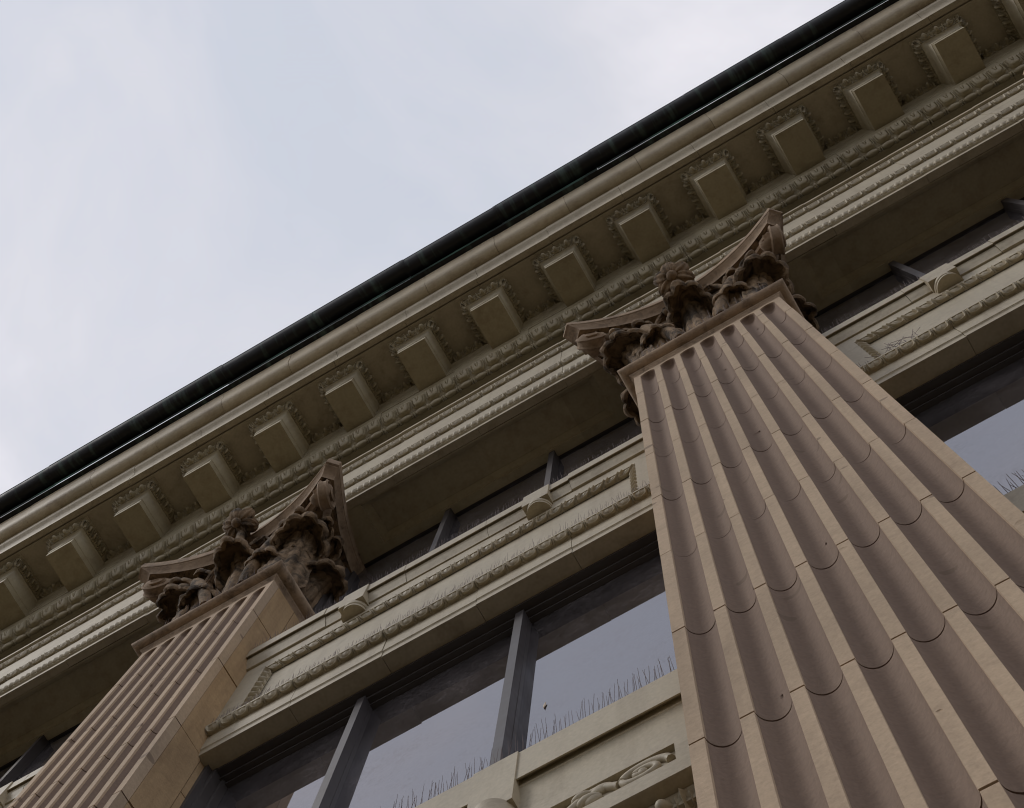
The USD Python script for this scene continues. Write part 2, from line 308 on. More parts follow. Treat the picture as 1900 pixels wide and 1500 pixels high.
for k in KS:
    x0 = MX + (k - 1) * S
    j = rng.normal(0, 0.00012, 2)
    a = sweep(c_soffit, x0 + GAP, x0 + S - GAP); a.apply_translation((0, j[0], j[1] * 0.5))
    obj('corona_block', a, 'soffit' if False else 'terracotta', CP, smooth=32)
    j = rng.normal(0, 0.00012, 2)
    c = sweep(c_crown, x0 + 0.35 * S + GAP, x0 + 1.35 * S - GAP); c.apply_translation((0, j[0], j[1] * 0.5))
    obj('crown_block', c, 'cyma', CP, smooth=40)

# wall between the modillions, same mouldings as on the modillions
MOD = [(0.0, 1.0), (0.0003, 1.0062), (0.0006, 1.0064), (0.0010, 1.0168), (0.0014, 1.0186), (0.0024, 1.0199), (0.0034, 1.0203), (0.0034, 1.0212)]
EG0, EG1 = (0.0036, 1.0212), (0.0066, 1.0268)
PANEL = [(0.0066, 1.0274), (0.0080, 1.0276), (0.0080, 1.0290)]
YF, YB, WM = 0.0567, 0.0852, 0.0206
def band(x0, x1):
    prof = [(YB - d, z) for d, z in MOD] + [(YB - EG0[0] + .0004, EG0[1] + .0004), (YB - EG1[0] + .0006, EG1[1])] + [(YB - d, z) for d, z in PANEL]
    return sweep(prof + [(0.0915, 1.0290), (0.0915, 1.0)], x0, x1)
for k in KS:
    xc = MX + (k - 1) * S
    hw = WM / 2
    j = rng.normal(0, 0.00015, 3)
    core = MOD + [(EG0[0] - .0006, EG0[1]), (EG1[0] - .0008, EG1[1])] + PANEL
    parts = [stack(xc - hw, xc + hw, YF, 0.0895, [(d, z - 0.0003 if i == 0 else z) for i, (d, z) in enumerate(core)])]
    def mp(side, dz):
        d, z = dz
        x = hw + d
        return {'fl': (xc - x, YF - d, z), 'fr': (xc + x, YF - d, z), 'bl': (xc - x, YB - d, z), 'br': (xc + x, YB - d, z)}[side]
    ck = 0.0030
    def run(a, b, n):
        """egg and dart run from corner a to corner b with leaf corners at the ends"""
        A0, B0, A1, B1 = map(np.array, (mp(a, EG1), mp(b, EG1), mp(a, EG0), mp(b, EG0)))
        L = np.linalg.norm(B0 - A0); q0, q1 = ck / L, 1 - ck / L
        lin = lambda P, Q, t: P + (Q - P) * t
        return [patch(lin(A0, B0, q0), lin(A0, B0, q1), lin(A1, B1, q0), lin(A1, B1, q1), n, egg_relief, 0.0027, 22, 18),
                patch(A0, lin(A0, B0, q0), A1, lin(A1, B1, q0), 1, acanthus_corner, 0.0016, 8, 10), patch(lin(A0, B0, q1), B0, lin(A1, B1, q1), B1, 1, acanthus_corner, 0.0016, 8, 10)]
    parts += run('fr', 'fl', 3) + run('fl', 'bl', 4) + run('br', 'fr', 4)
    m = cat(parts); m.apply_translation((j[0], j[1], j[2] * 0.3))
    obj('modillion', m, 'soffit', CP, smooth=35)
    # wall piece towards the next modillion, with its own egg and dart
    xa, xb = xc + hw + 0.0068, xc + S - hw - 0.0068
    A0, B0 = np.array((xb, YB - EG1[0], EG1[1])), np.array((xa, YB - EG1[0], EG1[1]))
    A1, B1 = np.array((xb, YB - EG0[0], EG0[1])), np.array((xa, YB - EG0[0], EG0[1]))
    w = cat([band(xc + hw * 0.6, xc + S - hw * 0.6), patch(A0, B0, A1, B1, 3, egg_relief, 0.0027, 22, 18)])
    obj('coffer_wall', w, 'soffit', CP, smooth=35)

bed = obj('bed_moulding', box(X0, X1, 0.0985, 0.1029, 0.9755, 0.9935), 'soffit', B)
BP = '%s/bed_moulding' % B
b_prof = [(.1020, .9430), (.1020, .9750), (.0963, .9750), (.0960, .9757), (.0957, .9766), (.0934, .9781), (.0928, .9786), (.0924, .9790), (.0870, .9882), (.0866, .9886), (.0862, .9892), (.0862, .9935), (.0853, .9968), (.0853, .9994), (.1020, .9994)]
for k in KS:
    x0 = MX + (k - 1) * S + 0.30 * S
    j = rng.normal(0, 0.00012, 2)
    xa, xb = x0 + GAP, x0 + S - GAP
    parts = [sweep(b_prof, xa, xb), patch((xb, .0869, .9880), (xa, .0869, .9880), (xb, .0925, .9787), (xa, .0925, .9787), 5, tulip_relief, 0.0022, 34, 26, bulge=0.35, wear=0.05, seed=k)]
    U = (xb - xa) / 5
    for i in range(5):
        xm = xa + (i + 0.5) * U
        parts.append(blob((xm, .0946, .9757), (U * 0.39, .0022, .0022), 2))
        if i == 2:
            parts.append(blob((xm + U / 2, .0946, .9757), (U * 0.10, .0023, .0023), 2))
        else:
            for q in (-0.055, 0.055):
                parts.append(blob((xm + U * (0.5 + q), .0946, .9757), (U * 0.040, .0022, .0022), 1))
    m = cat(parts); m.apply_translation((0, j[0], j[1] * 0.4))
    obj('egg_moulding_block', m, 'soffit', BP, smooth=40)

arch = obj('architrave', box(X0, X1, 0.1085, 0.1430, 0.8580, 0.9380), 'terracotta', B)
AP = '%s/architrave' % B
a_prof = [(.1065, .8500), (.1065, .8566), (.1052, .8570), (.1052, .8640), (.1042, .8652), (.1040, .8658), (.1040, .8846), (.1037, .8850), (.1013, .8880), (.1010, .8886), (.1010, .9266), (.1007, .9270), (.0984, .9300), (.0980, .9308), (.0980, .9324), (.0964, .9326), (.0964, .9385), (.1080, .9385), (.1080, .8575), (.1112, .8575), (.1112, .8500)]
for k in KS:
    x0 = MX + (k - 1) * S + 0.62 * S
    j = rng.normal(0, 0.00012, 2)
    xa, xb = x0 + GAP, x0 + S - GAP
    parts = [sweep(a_prof, xa, xb),
             patch((xb, .1011, .8881), (xa, .1011, .8881), (xb, .1039, .8847), (xa, .1039, .8847), 6, leaf_relief, 0.0012, 26, 18, bulge=0.1, wear=0.06, seed=k),
             patch((xb, .0982, .9301), (xa, .0982, .9301), (xb, .1009, .9267), (xa, .1009, .9267), 6, leaf_relief, 0.0012, 26, 18, bulge=0.1, wear=0.06, seed=k + 40)]
    U = (xb - xa) / 14
    for i in range(14):
        parts.append(blob((xa + (i + .5) * U, .1051, .8604), (U * 0.47, .0020, .0030), 2))
    m = cat(parts); m.apply_translation((0, j[0], j[1] * 0.5))
    obj('architrave_block', m, 'terracotta', AP, smooth=40)

# soffit of the architrave over each bay: a sunk panel in a sloping frame
def ringpanel(o, i1, i2, zo, zi):
    def rect(r, z): return [(r[0], r[2], z), (r[1], r[2], z), (r[1], r[3], z), (r[0], r[3], z)]
    mid = [i1[q] + (i2[q] - i1[q]) * 0.35 for q in range(4)]
    rings = rect(o, zo + .0085) + rect(o, zo) + rect(i1, zo) + rect(i1, zo + (zi - zo) * .35) + rect(mid, zo + (zi - zo) * .45) + rect(i2, zi - (zi - zo) * .15) + rect(i2, zi)
    f = []
    for k in range(6):
        for a in range(4):
            b = (a + 1) % 4; f += [(4 * k + a, 4 * k + 4 + a, 4 * k + 4 + b), (4 * k + a, 4 * k + 4 + b, 4 * k + b)]
    f += [(24, 26, 25), (24, 27, 26)]
    return trimesh.Trimesh(np.array(rings), f, process=False)
for a, b in zip(PIL[:-1], PIL[1:]):
    m = ringpanel((a + .0005, b - .0005, .1114, .1428), (a + .0640, b - .0645, .1122, .1375), (a + .0682, b - .0687, .1150, .1338), .8502, .8560)
    obj('soffit_panel', m, 'soffit', AP, smooth=False)

# ------------------------------------------------------------------ copper gutter along the cornice edge
gut = obj('gutter', box(X0, X1, .0206, .0300, 1.0893, 1.0960), 'copper', B, label='dark copper eaves gutter with green edge')
GP = '%s/gutter' % B
th = np.linspace(-0.12 * np.pi, 1.08 * np.pi, 17)
gr = .0064
out = [(.01285 + gr * math.cos(t), 1.1030 - gr * 1.05 * math.sin(t)) for t in th]
inn = [(.01285 + (gr - .0005) * math.cos(t), 1.1030 - (gr - .0005) * 1.05 * math.sin(t)) for t in th]
gs = 0.0765
k = 0; x = X0
while x < X1:
    j = rng.normal(0, 0.00025, 2)
    a = sweep(out + inn[::-1], x + .0001, x + gs - .0001)
    lip = sweep([(.0204, 1.0918), (.01915, 1.0950), (.01915, 1.1045), (.0204, 1.1045)], x + .0002, x + gs - .0002)
    bead = tube([(x + .0002, .00655, 1.1052), (x + gs - .0002, .00655, 1.1052)], .0007, 8)
    m = cat([a, bead]); m.apply_translation((0, j[0], j[1]))
    s = obj('gutter_section', m, 'copper', GP, smooth=40)
    sp = str(s.GetPath())
    l2 = cat([lip]); l2.apply_translation((0, j[0], j[1] * .3))
    obj('green_edge', l2, 'verdigris', GP)
    sc = [(.01285 + (gr + .00035) * math.cos(t), 1.1030 - (gr + .00035) * 1.05 * math.sin(t)) for t in th]
    m = sweep(sc + inn[::-1], x - .0011, x + .0011)
    obj('gutter_collar', m, 'copper', GP, smooth=40)
    x += gs; k += 1

# ------------------------------------------------------------------ pilasters
DZ, ZJ = 0.0669, 0.6796
FW, IW = 0.0970 * WP, 0.0390 * WP
EW = (WP - 7 * FW - 6 * IW) / 2
def course(xc, z0, z1, top=False):
    m = m3.Manifold.cube((WP, 0.0044, z1 - z0)).translate((xc - WP / 2, YP, z0))
    cut = []
    for i in range(7):
        x = xc - WP / 2 + EW + FW / 2 + i * (FW + IW)
        if top:
            ztop = 0.7205
            cut.append(m3.Manifold.cylinder(ztop - z0 + .001, FW / 2, FW / 2, 28).translate((x, YP, z0 - .001)))
            cut.append(m3.Manifold.sphere(FW / 2, 28).translate((x, YP, ztop)))
        else:
            cut.append(m3.Manifold.cylinder(z1 - z0 + .002, FW / 2, FW / 2, 28).translate((x, YP, z0 - .001)))
    m = m - m3.Manifold.batch_boolean(cut, m3.OpType.Add)
    for q in range(int(rng.integers(1, 4))):                     # chips knocked out of the faces and arrises
        i = int(rng.integers(0, 7)); x = xc - WP / 2 + EW + FW / 2 + i * (FW + IW)
        a = rng.uniform(0.05, .98) * math.pi
        if rng.uniform() < .35: px, py = x + FW / 2 + IW * rng.uniform(0, 1), YP - .0001
        else: px, py = x + FW / 2 * math.cos(a), YP + FW / 2 * math.sin(a)
        sx = rng.uniform(.0007, .0017)
        c = m3.Manifold.sphere(1.0, 12).scale((sx, .00032, sx * rng.uniform(.7, 1.5))).rotate((0, rng.uniform(-40, 40), 0 if py < YP else -math.degrees(a) + 90))
        m = m - c.translate((px, py, rng.uniform(z0 + .004, z1 - .004)))
    return manifold_mesh(m)
NC = 13
def pilaster(xc, side, label):
    core = obj('pilaster', box(xc - WP / 2 + .0012, xc + WP / 2 - .0012, YP + .0075, 0.1740, FLOOR, 0.7300), 'side_stone', B, label=label)
    pp = str(core.GetPath())
    z = ZJ; top = 0.7290
    zs = [top] + [ZJ - q * DZ for q in range(NC)]
    for q in range(NC):
        z1, z0 = zs[q], zs[q + 1]
        if z1 < FLOOR: break
        z0 = max(z0, FLOOR)
        jx, jy = rng.normal(0, 0.00004, 2)
        m = course(xc, z0 + .00036, z1 - .00036, top=(q == 0)); m.apply_translation((jx, jy, 0))
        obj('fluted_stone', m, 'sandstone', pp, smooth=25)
    for q in range(NC):
        z1, z0 = zs[q], zs[q + 1]
        if z1 < FLOOR + .02: break
        j = rng.normal(0, 0.00008, 2)
        obj('side_stone', box(xc - WP / 2 + j[0], xc + WP / 2 + j[1], YP + .0045, YP + .0189, max(z0, FLOOR) + .0005, z1 - .0005), 'side_stone', pp)
    zb = [0.7290, 0.7020] + [ZJ - (q + 0.45) * DZ for q in range(0, NC)]
    for z1, z0 in zip(zb[:-1], zb[1:]):
        if z1 < FLOOR + .02: break
        j = rng.normal(0, 0.00012, 2)
        obj('side_stone', box(xc - WP / 2 + j[0], xc + WP / 2 + j[1], YP + .0192, 0.1736, max(z0, FLOOR) + .0005, z1 - .0005), 'side_stone', pp)
    # necking roll under the capital
    prof = [(0.0000, .7270), (0.0004, .7285), (0.0014, .7298), (0.0016, .7300), (0.0016, .7312), (.0020, .7314)]
    prof += [(.0024 + .0034 * math.sin(t), .7355 - .0040 * math.cos(t)) for t in np.linspace(0.15, math.pi - .2, 9)] + [(0.0, .7400)]
    obj('astragal', stack(xc - WP / 2, xc + WP / 2, YP, 0.1700, prof), 'abacus', pp, smooth=50)
    return core

NAMES = ['outer fluted pilaster with carved leafy capital beyond the left edge', 'smaller fluted pilaster with leafy capital at lower left, golden side face showing', 'large fluted pilaster with leafy capital at right, seen from the front', 'outer fluted pilaster with carved leafy capital beyond the right edge']
for xc, nm in zip(PIL, NAMES): pilaster(xc, 0, nm)

# ------------------------------------------------------------------ capitals
def acanthus(base, out, z0, z1, proj, width, seed, lobes=5, curl=1.0, back=0.0):
    """Acanthus leaf: a ribbed stem-like blade against the bell, spreading into an overhanging hood whose curled lip is cut into lobes."""
    base, out = np.array([*base, 0.0]), np.array([*out, 0.0]); out /= np.linalg.norm(out)
    tan = np.array([-out[1], out[0], 0]); up1 = np.array([0, 0, 1.0])
    h = z1 - z0
    rough = lambda p: p + (meshkit.noise(p * 430, seed)[..., None] - .5) * .0011 + (meshkit.noise(p * 170, seed + 9)[..., None] - .5) * .0014 * out
    # blade
    nu, nv = 40, 26
    U, V = np.meshgrid(np.linspace(-1, 1, nu + 1), np.linspace(0, 1, nv + 1))
    o = np.interp(V, [0, .3, .6, .85, 1], [.04, .06, .13, .27, .42]) * proj
    up = np.interp(V, [0, .3, .6, .85, 1], [0, .30, .60, .85, .93]) * h
    wv = np.interp(V, [0, .18, .4, .7, 1], [.66, .78, .78, .54, .46]) * width / 2 * (1 + .07 * np.sin(V * 19 + seed))
    ribs = .65 * (.0016 * np.exp(-(U / .12) ** 2) - .0012 * np.exp(-((np.abs(U) - .28) / .10) ** 2) + .0009 * np.exp(-((np.abs(U) - .55) / .12) ** 2) - .0012 * np.exp(-((np.abs(U) - .84) / .08) ** 2))
    p = base + out * (o - .18 * proj * U ** 2 + ribs)[..., None] + tan * (U * wv)[..., None] + up1 * (z0 + up)[..., None]
    parts = [shell(rough(p), .0016, flip=True)]
    # hood
    nu, nv = 72, 30
    F, T = np.meshgrid(np.linspace(-1, 1, nu + 1), np.linspace(0, 1, nv + 1))
    phi = F * math.radians(98)
    lob = np.abs(np.cos(np.pi * lobes / 2 * F)) ** .55
    rho = np.interp(T, [0, .55, .72, .84, .93, 1.0], [.12, .80, .97, 1.03, 1.01, .93])
    hz = np.interp(T, [0, .35, .55, .72, .84, .93, 1.0], [.0, .0005, -.0002, -.0018, -.0046, -.0068, -.0078]) * (.8 + h * 5)
    cut = sm(T, .35, .85)
    rho = rho * (1 - .17 * (1 - lob) * cut)
    hz = hz + .0022 * (1 - lob) * sm(T, .75, 1.0) - .0011 * (1 - lob) * cut * (1 - sm(T, .8, 1.0))
    drop = .16 * h * (1 - np.cos(phi)) * sm(T, .1, .7)
    c = base + out * (proj * .12) + up1 * (z0 + h)
    p = c + out * (np.cos(phi) * rho * proj * .88)[..., None] + tan * (np.sin(phi) * rho * width / 2 * 1.04)[..., None] + up1 * (hz - drop)[..., None]
    parts.append(shell(rough(p), np.interp(T, [0, .6, .85, 1], [.0012, .0016, .0028, .0026]), flip=True))
    return cat(parts)

def ribbon(path, wdir, w0, w1, thick, groove=True):
    """Channelled band swept along a path, its width along wdir."""
    path = np.array(path); n = len(path)
    W = np.linspace(-1, 1, 9)
    wd = np.asarray(wdir, float); wd = wd / np.linalg.norm(wd)
    t = np.gradient(path, axis=0); t /= np.linalg.norm(t, axis=1, keepdims=True)
    nr = np.cross(t, wd)
    w = np.interp(np.linspace(0, 1, n), [0, 1], [w0, w1])
    prof = (np.abs(W) ** 3 - 0.35) * thick * 0.9 if groove else 0 * W
    p = path[:, None] + wd[None, None] * (W[None, :, None] * w[:, None, None]) + nr[:, None] * prof[None, :, None]
    return shell(p, thick)

def capital(xc, label, seed):
    zb, zt = 0.7395, 0.8345
    YBK = 0.150
    prof = [(-.0035, zb), (-.0035, zb + .03), (-.0025, zb + .06), (-.001, zb + .08), (.0022, zb + .0880), (.0032, zb + .0920), (.0032, zt + .0005)]
    bell = stack(xc - WP / 2, xc + WP / 2, YP, YBK, prof)
    core = obj('capital', bell, 'carved', B, label=label, smooth=50)
    cp = str(core.GetPath())
    def leaf(*a, **k):
        m = acanthus(*a, **k); obj('acanthus_leaf', m, 'carved', cp, smooth=55)
    hw = WP / 2
    yb = YP + .003
    for s in (-1, 1):
        leaf((xc + s * .0207, yb), (0, -1), zb, .7880, .0135, .0245, seed + s)                      # lower front pair
        leaf((xc + s * (hw - .003), .1290), (s, 0), zb, .7900, .0190, .0280, seed + 5 * s)           # side leaf
        leaf((xc + s * (hw - .0045), YP + .0045), (s, -1), zb, .8120, .0215, .0300, seed + 3 * s)    # corner leaf
        # pair of small curled leaves below each horn
        leaf((xc + s * (hw - .004), YP + .001), (s * .45, -1), .790, .8235, .0175, .0150, seed + 17 * s, lobes=3)
        leaf((xc + s * (hw - .001), YP + .006), (s, -.45), .790, .8235, .0175, .0150, seed + 19 * s, lobes=3)
    leaf((xc, yb), (0, -1), zb, .8150, .0245, .0270, seed + 40)                                       # tall centre leaf
    for s in (-1, 1):
        leaf((xc + s * .0270, YP + .001), (s * .12, -1), .788, .8290, .0130, .0150, seed + 23 * s, lobes=3)
        leaf((xc + s * hw, .120), (s, .05), .788, .8290, .0130, .0160, seed + 29 * s, lobes=3)
    # stalks and scrolls
    for s in (-1, 1):
        st = [(xc + s * .0115, YP - .0005, zb + .022), (xc + s * .014, YP - .003, .775), (xc + s * .020, YP - .005, .793), (xc + s * .026, YP - .006, .806)]
        st = smooth3(st, 12)
        obj('stalk', tube(st, np.linspace(.0030, .0046, len(st)), 10), 'carved', cp, smooth=60)
        for (w, ox, oy, sx) in (((-s * .35, -1, 0), 0, 0, 1), ((s, .35, 0), .0, .0, 2)):
            # band from the stalk out to the horn, ending in a spiral
            c = np.array((xc + s * .0535, .0935, .8255)) if sx == 1 else np.array((xc + s * .0560, .0955, .8255))
            d = np.array((s, -.35, 0)) if sx == 1 else np.array((s * .35, -1, 0))
            d = d / np.linalg.norm(d)
            th = np.linspace(math.pi * 0.62, -2.9 * math.pi, 60)
            rad = np.linspace(.0090, .0014, 60)
            spiral = [c + d * (r * math.cos(t)) + np.array((0, 0, 1)) * (r * math.sin(t)) for t, r in zip(th, rad)]
            start = [np.array((xc + s * .024, YP - .003, .800)), np.array((xc + s * .034, YP - .006, .817))] if sx == 1 else [np.array((xc + s * (hw - .001), .128, .800)), np.array((xc + s * (hw + .004), .115, .818))]
            path = smooth3(start + spiral[:1], 8)[:-1] + spiral
            obj('volute', ribbon(path, w, .0022, .0052, .0014), 'abacus', cp, smooth=50)
        # small inner scroll near the flower
        c = np.array((xc + s * .0105, YP - .0085, .8245))
        th = np.linspace(math.pi * 0.5, -2.3 * math.pi, 44); rad = np.linspace(.0055, .0010, 44)
        spiral = [c + np.array((-s, 0, 0)) * (r * math.cos(t)) + np.array((0, 0, 1)) * (r * math.sin(t)) for t, r in zip(th, rad)]
        path = smooth3([np.array((xc + s * .021, YP - .005, .800)), np.array((xc + s * .017, YP - .0075, .820)), spiral[0]], 8)[:-1] + spiral
        obj('volute', ribbon(path, (0, -1, 0), .0014, .0026, .0010), 'carved', cp, smooth=50)
    # abacus: slab with hollowed sides and clipped horns, on a fillet
    def outline(e):
        pts = []
        a, b = (-.0625 - e * .7, .0800 - e * .7), (.0625 + e * .7, .0800 - e * .7)
        for t in np.linspace(0, 1, 25):
            pts.append((a[0] + (b[0] - a[0]) * t, a[1] + .0150 * (1 - (2 * t - 1) ** 2)))
        a, b = (.0675 + e * .7, .0853 - e * .7), (.0462 + e * .6, .152)
        for t in np.linspace(0, 1, 13):
            pts.append((a[0] + (b[0] - a[0]) * t - .0036 * math.sin(math.pi * t), a[1] + (b[1] - a[1]) * t))
        pts += [(-p[0], p[1]) for p in pts[37:24:-1]]
        return [(xc + p[0], p[1]) for p in pts]
    import shapely
    rings = [(-.0075, .8345), (-.0068, .8362), (-.0050, .8382), (-.0022, .8396), (-.0014, .8400), (-.0014, .8408), (0, .8412), (.0004, .8440), (0, .8496)]
    vs = np.array([[(*q, z) for q in outline(e)] for e, z in rings]); nr, np_ = vs.shape[:2]
    fs = []
    for k in range(nr - 1):
        for i in range(np_):
            n = (i + 1) % np_; fs += [(k * np_ + i, k * np_ + n, (k + 1) * np_ + n), (k * np_ + i, (k + 1) * np_ + n, (k + 1) * np_ + i)]
    base = trimesh.creation.triangulate_polygon(shapely.Polygon(outline(rings[0][0])), engine='earcut')
    bot = trimesh.Trimesh(np.c_[base[0], np.full(len(base[0]), .8345)], base[1], process=False)
    ab = obj('abacus', trimesh.Trimesh(vs.reshape(-1, 3), fs, process=False), 'abacus', cp, smooth=30)
    obj('abacus_underside', bot, 'carved', cp, smooth=False)  # darker carved stone: staining, with the underside's shade put into the colour
    # flower on the middle of the abacus
    c = np.array((xc, .0868, .8420))
    pet = []
    ax = np.array((0, -.62, -.78)); e1 = np.array((1.0, 0, 0)); e2 = np.cross(ax, e1)
    for i in range(6):
        a = i * math.pi / 3 + math.pi / 6
        d = math.cos(a) * e1 + math.sin(a) * e2
        e = trimesh.creation.icosphere(3, 1.0)
        q = e.vertices.copy()
        rib = 1 + 0.13 * np.cos(np.arctan2(q[:, 1], q[:, 2]) * 7)
        q = q * np.array((.0050, .0028, .0043)) * rib[:, None]
        dd = d * .92 - ax * .30; tn = np.cross(ax, d)
        w = q[:, [0]] * dd + q[:, [1]] * ax + q[:, [2]] * tn
        pet.append(trimesh.Trimesh(c + d * .0066 + w, e.faces, process=False))
    pet.append(blob(c + ax * .0028, (.0031, .0031, .0031), 3))
    pet.append(tube(smooth3([c + np.array((0, .004, 0)), c + np.array((0, .006, -.012)), np.array((xc, YP - .005, .806))], 8), .0026, 10))
    obj('flower', cat(pet), 'carved', cp, smooth=60)

def smooth3(pts, n):
    from scipy.interpolate import CubicSpline
    pts = np.array(pts); t = np.r_[0, np.cumsum(np.linalg.norm(np.diff(pts, axis=0), axis=1))]
    return list(CubicSpline(t, pts)(np.linspace(0, t[-1], n)))

for i, xc in enumerate(PIL):
    capital(xc, ['leafy capital beyond the left edge', 'grimy leafy capital of the smaller left pilaster', 'grimy leafy capital of the large right pilaster', 'leafy capital beyond the right edge'][i], 100 + 7 * i)

# ------------------------------------------------------------------ bays: windows and spandrels
def window(a, b, yf, z0, z1, head, label=None, mmat='mullion'):
    """Bronze window of three panes between x = a and b; yf = face of the mullions."""
    yg = yf + .0056
    fr = [box(a, a + .0020, yf - .0045, yg + .004, z0, z1), box(a + .0020, a + .0042, yf - .0018, yg + .004, z0, z1), box(a + .0042, a + .0058, yf + .0022, yg + .004, z0, z1),
          box(b - .0020, b, yf - .0045, yg + .004, z0, z1), box(b - .0042, b - .0020, yf - .0018, yg + .004, z0, z1), box(b - .0058, b - .0042, yf + .0022, yg + .004, z0, z1)]
    for i, (dy, zz) in enumerate(((-.0040, .0016), (-.0016, .0040), (.0014, .0062), (.0036, .0078))):
        zt = z1 - (0, .0016, .0040, .0062)[i] * head
        fr.append(box(a + .0005, b - .0005, yf + dy, yg + .004, z1 - zz * head, zt))
    fr.append(box(a + .0005, b - .0005, yf + .0005, yg + .004, z0, z0 + .0040))
    w = obj('window', cat(fr), 'bronze', B, label=label, smooth=False)
    wp = str(w.GetPath())
    n = 3; step = (b - a) / n
    zt = z1 - .0060 * head
    for i in (1, 2):
        x = a + i * step
        obj('mullion', cat([box(x - .0017, x + .0017, yf, yg + .0035, z0 + .0030, zt), box(x - .0019, x + .0019, yf + .0038, yg + .0035, z0 + .0030, zt)]), mmat, wp, smooth=False)
    for i in range(n):
        obj('pane', box(a + i * step + .0008, a + (i + 1) * step - .0008, yg, yg + .0006, z0 + .002, z1 - .0065 * head), 'glass', wp, smooth=False)
    return w

def spandrel(a, b, right):
    """Ornate stone band between two storeys, from pilaster side a to pilaster side b."""
    core = obj('spandrel', box(a, b, .1262, .1700, .5520, .6440), 'terracotta', B)
    sp = str(core.GetPath())
    n = 5; L = (b - a) / n
    top = [(.1177, .6475), (.1179, .6393), (.1182, .6393), (.1182, .6412), (.1192, .6412), (.1192, .6384), (.1195, .6378), (.1197, .6370), (.1199, .6362), (.1206, .6345), (.1213, .6325), (.1213, .6319), (.1260, .6319), (.1690, .6319), (.1690, .6475)]
    low = [(.1203, .5656), (.1203, .5642), (.1207, .5641), (.1230, .5618), (.1232, .5614), (.1236, .5612), (.1236, .5486), (.1240, .5484), (.1243, .5478), (.1243, .5438), (.1600, .5438), (.1600, .5656)]
    for i in range(n):
        x0, x1 = a + i * L + GAP * (i > 0), a + (i + 1) * L - GAP * (i < n - 1)
        j = rng.normal(0, .00016, 2)
        m = sweep(top, x0, x1); m.apply_translation((0, j[0], j[1] * .6)); obj('ledge_block', m, 'terracotta', sp)
        j = rng.normal(0, .00016, 2)
        m = cat([sweep(low, x0, x1), patch((x1, .1205, .5641), (x0, .1205, .5641), (x1, .1232, .5614), (x0, .1232, .5614), 6, leaf_relief, .0015, 30, 22, bulge=.25, wear=.05, seed=i)])
        m.apply_translation((0, j[0], j[1] * .6)); obj('lintel_block', m, 'terracotta', sp, smooth=40)
    # face with a sunk panel framed by carved leaves
    xl, xr, zt, zb = a + .0118, b - .0110, .6206, .5700
    mw, mz = .0036, .0040
    yo, yi = .1222, .1251
    face = cat([box(a, b, yo, .1264, zt, .6320), box(a, xl, yo, .1264, .5656, zt), box(xr, b, yo, .1264, .5656, zt), box(xl, xr, yo, .1264, .5656, zb), box(xl, xr, yi, .1264, zb, zt)])
    nu = int(round((xr - xl) / (L / 6)))
    orn = [patch((xr, yo + .0003, zt), (xl, yo + .0003, zt), (xr - mw, yi - .0003, zt - mz), (xl + mw, yi - .0003, zt - mz), nu, leaf_relief, .0015, 30, 22, bulge=.25, wear=.05),
           patch((xl, yo + .0003, zt), (xl, yo + .0003, zb), (xl + mw, yi - .0003, zt - mz), (xl + mw, yi - .0003, zb + mz), 8, leaf_relief, .0012, 20, 12),
           patch((xr, yo + .0003, zb), (xr, yo + .0003, zt), (xr - mw, yi - .0003, zb + mz), (xr - mw, yi - .0003, zt - mz), 8, leaf_relief, .0012, 20, 12)]
    obj('panel', cat([face] + orn), 'terracotta', sp, smooth=40)
    mid = (a + b) / 2
    for s in (-1, 1):
        x = mid + s * .0452
        m = [box(x - .0062, x + .0062, .1171, .1240, .6300, .6476)]
        drum = [(.0050, .6238), (.0056, .6238), (.0056, .6252), (.0052, .6255), (.0052, .6268), (.0057, .6272), (.0057, .6300)]
        th = np.linspace(0, math.pi, 25)
        rings = np.array([[(x + r * math.cos(t), .1224 - r * math.sin(t), z) for t in th] for r, z in drum])
        k = len(drum); f = grid_faces(24, k - 1)
        m.append(trimesh.Trimesh(rings.reshape(-1, 3), f, process=False))
        cap = np.vstack([rings[0], [(x, .1224, .6240)]]); m.append(trimesh.Trimesh(cap, [(25, i + 1, i) for i in range(24)], process=False))
        obj('console', cat(m), 'terracotta', sp, smooth=30)
    return core

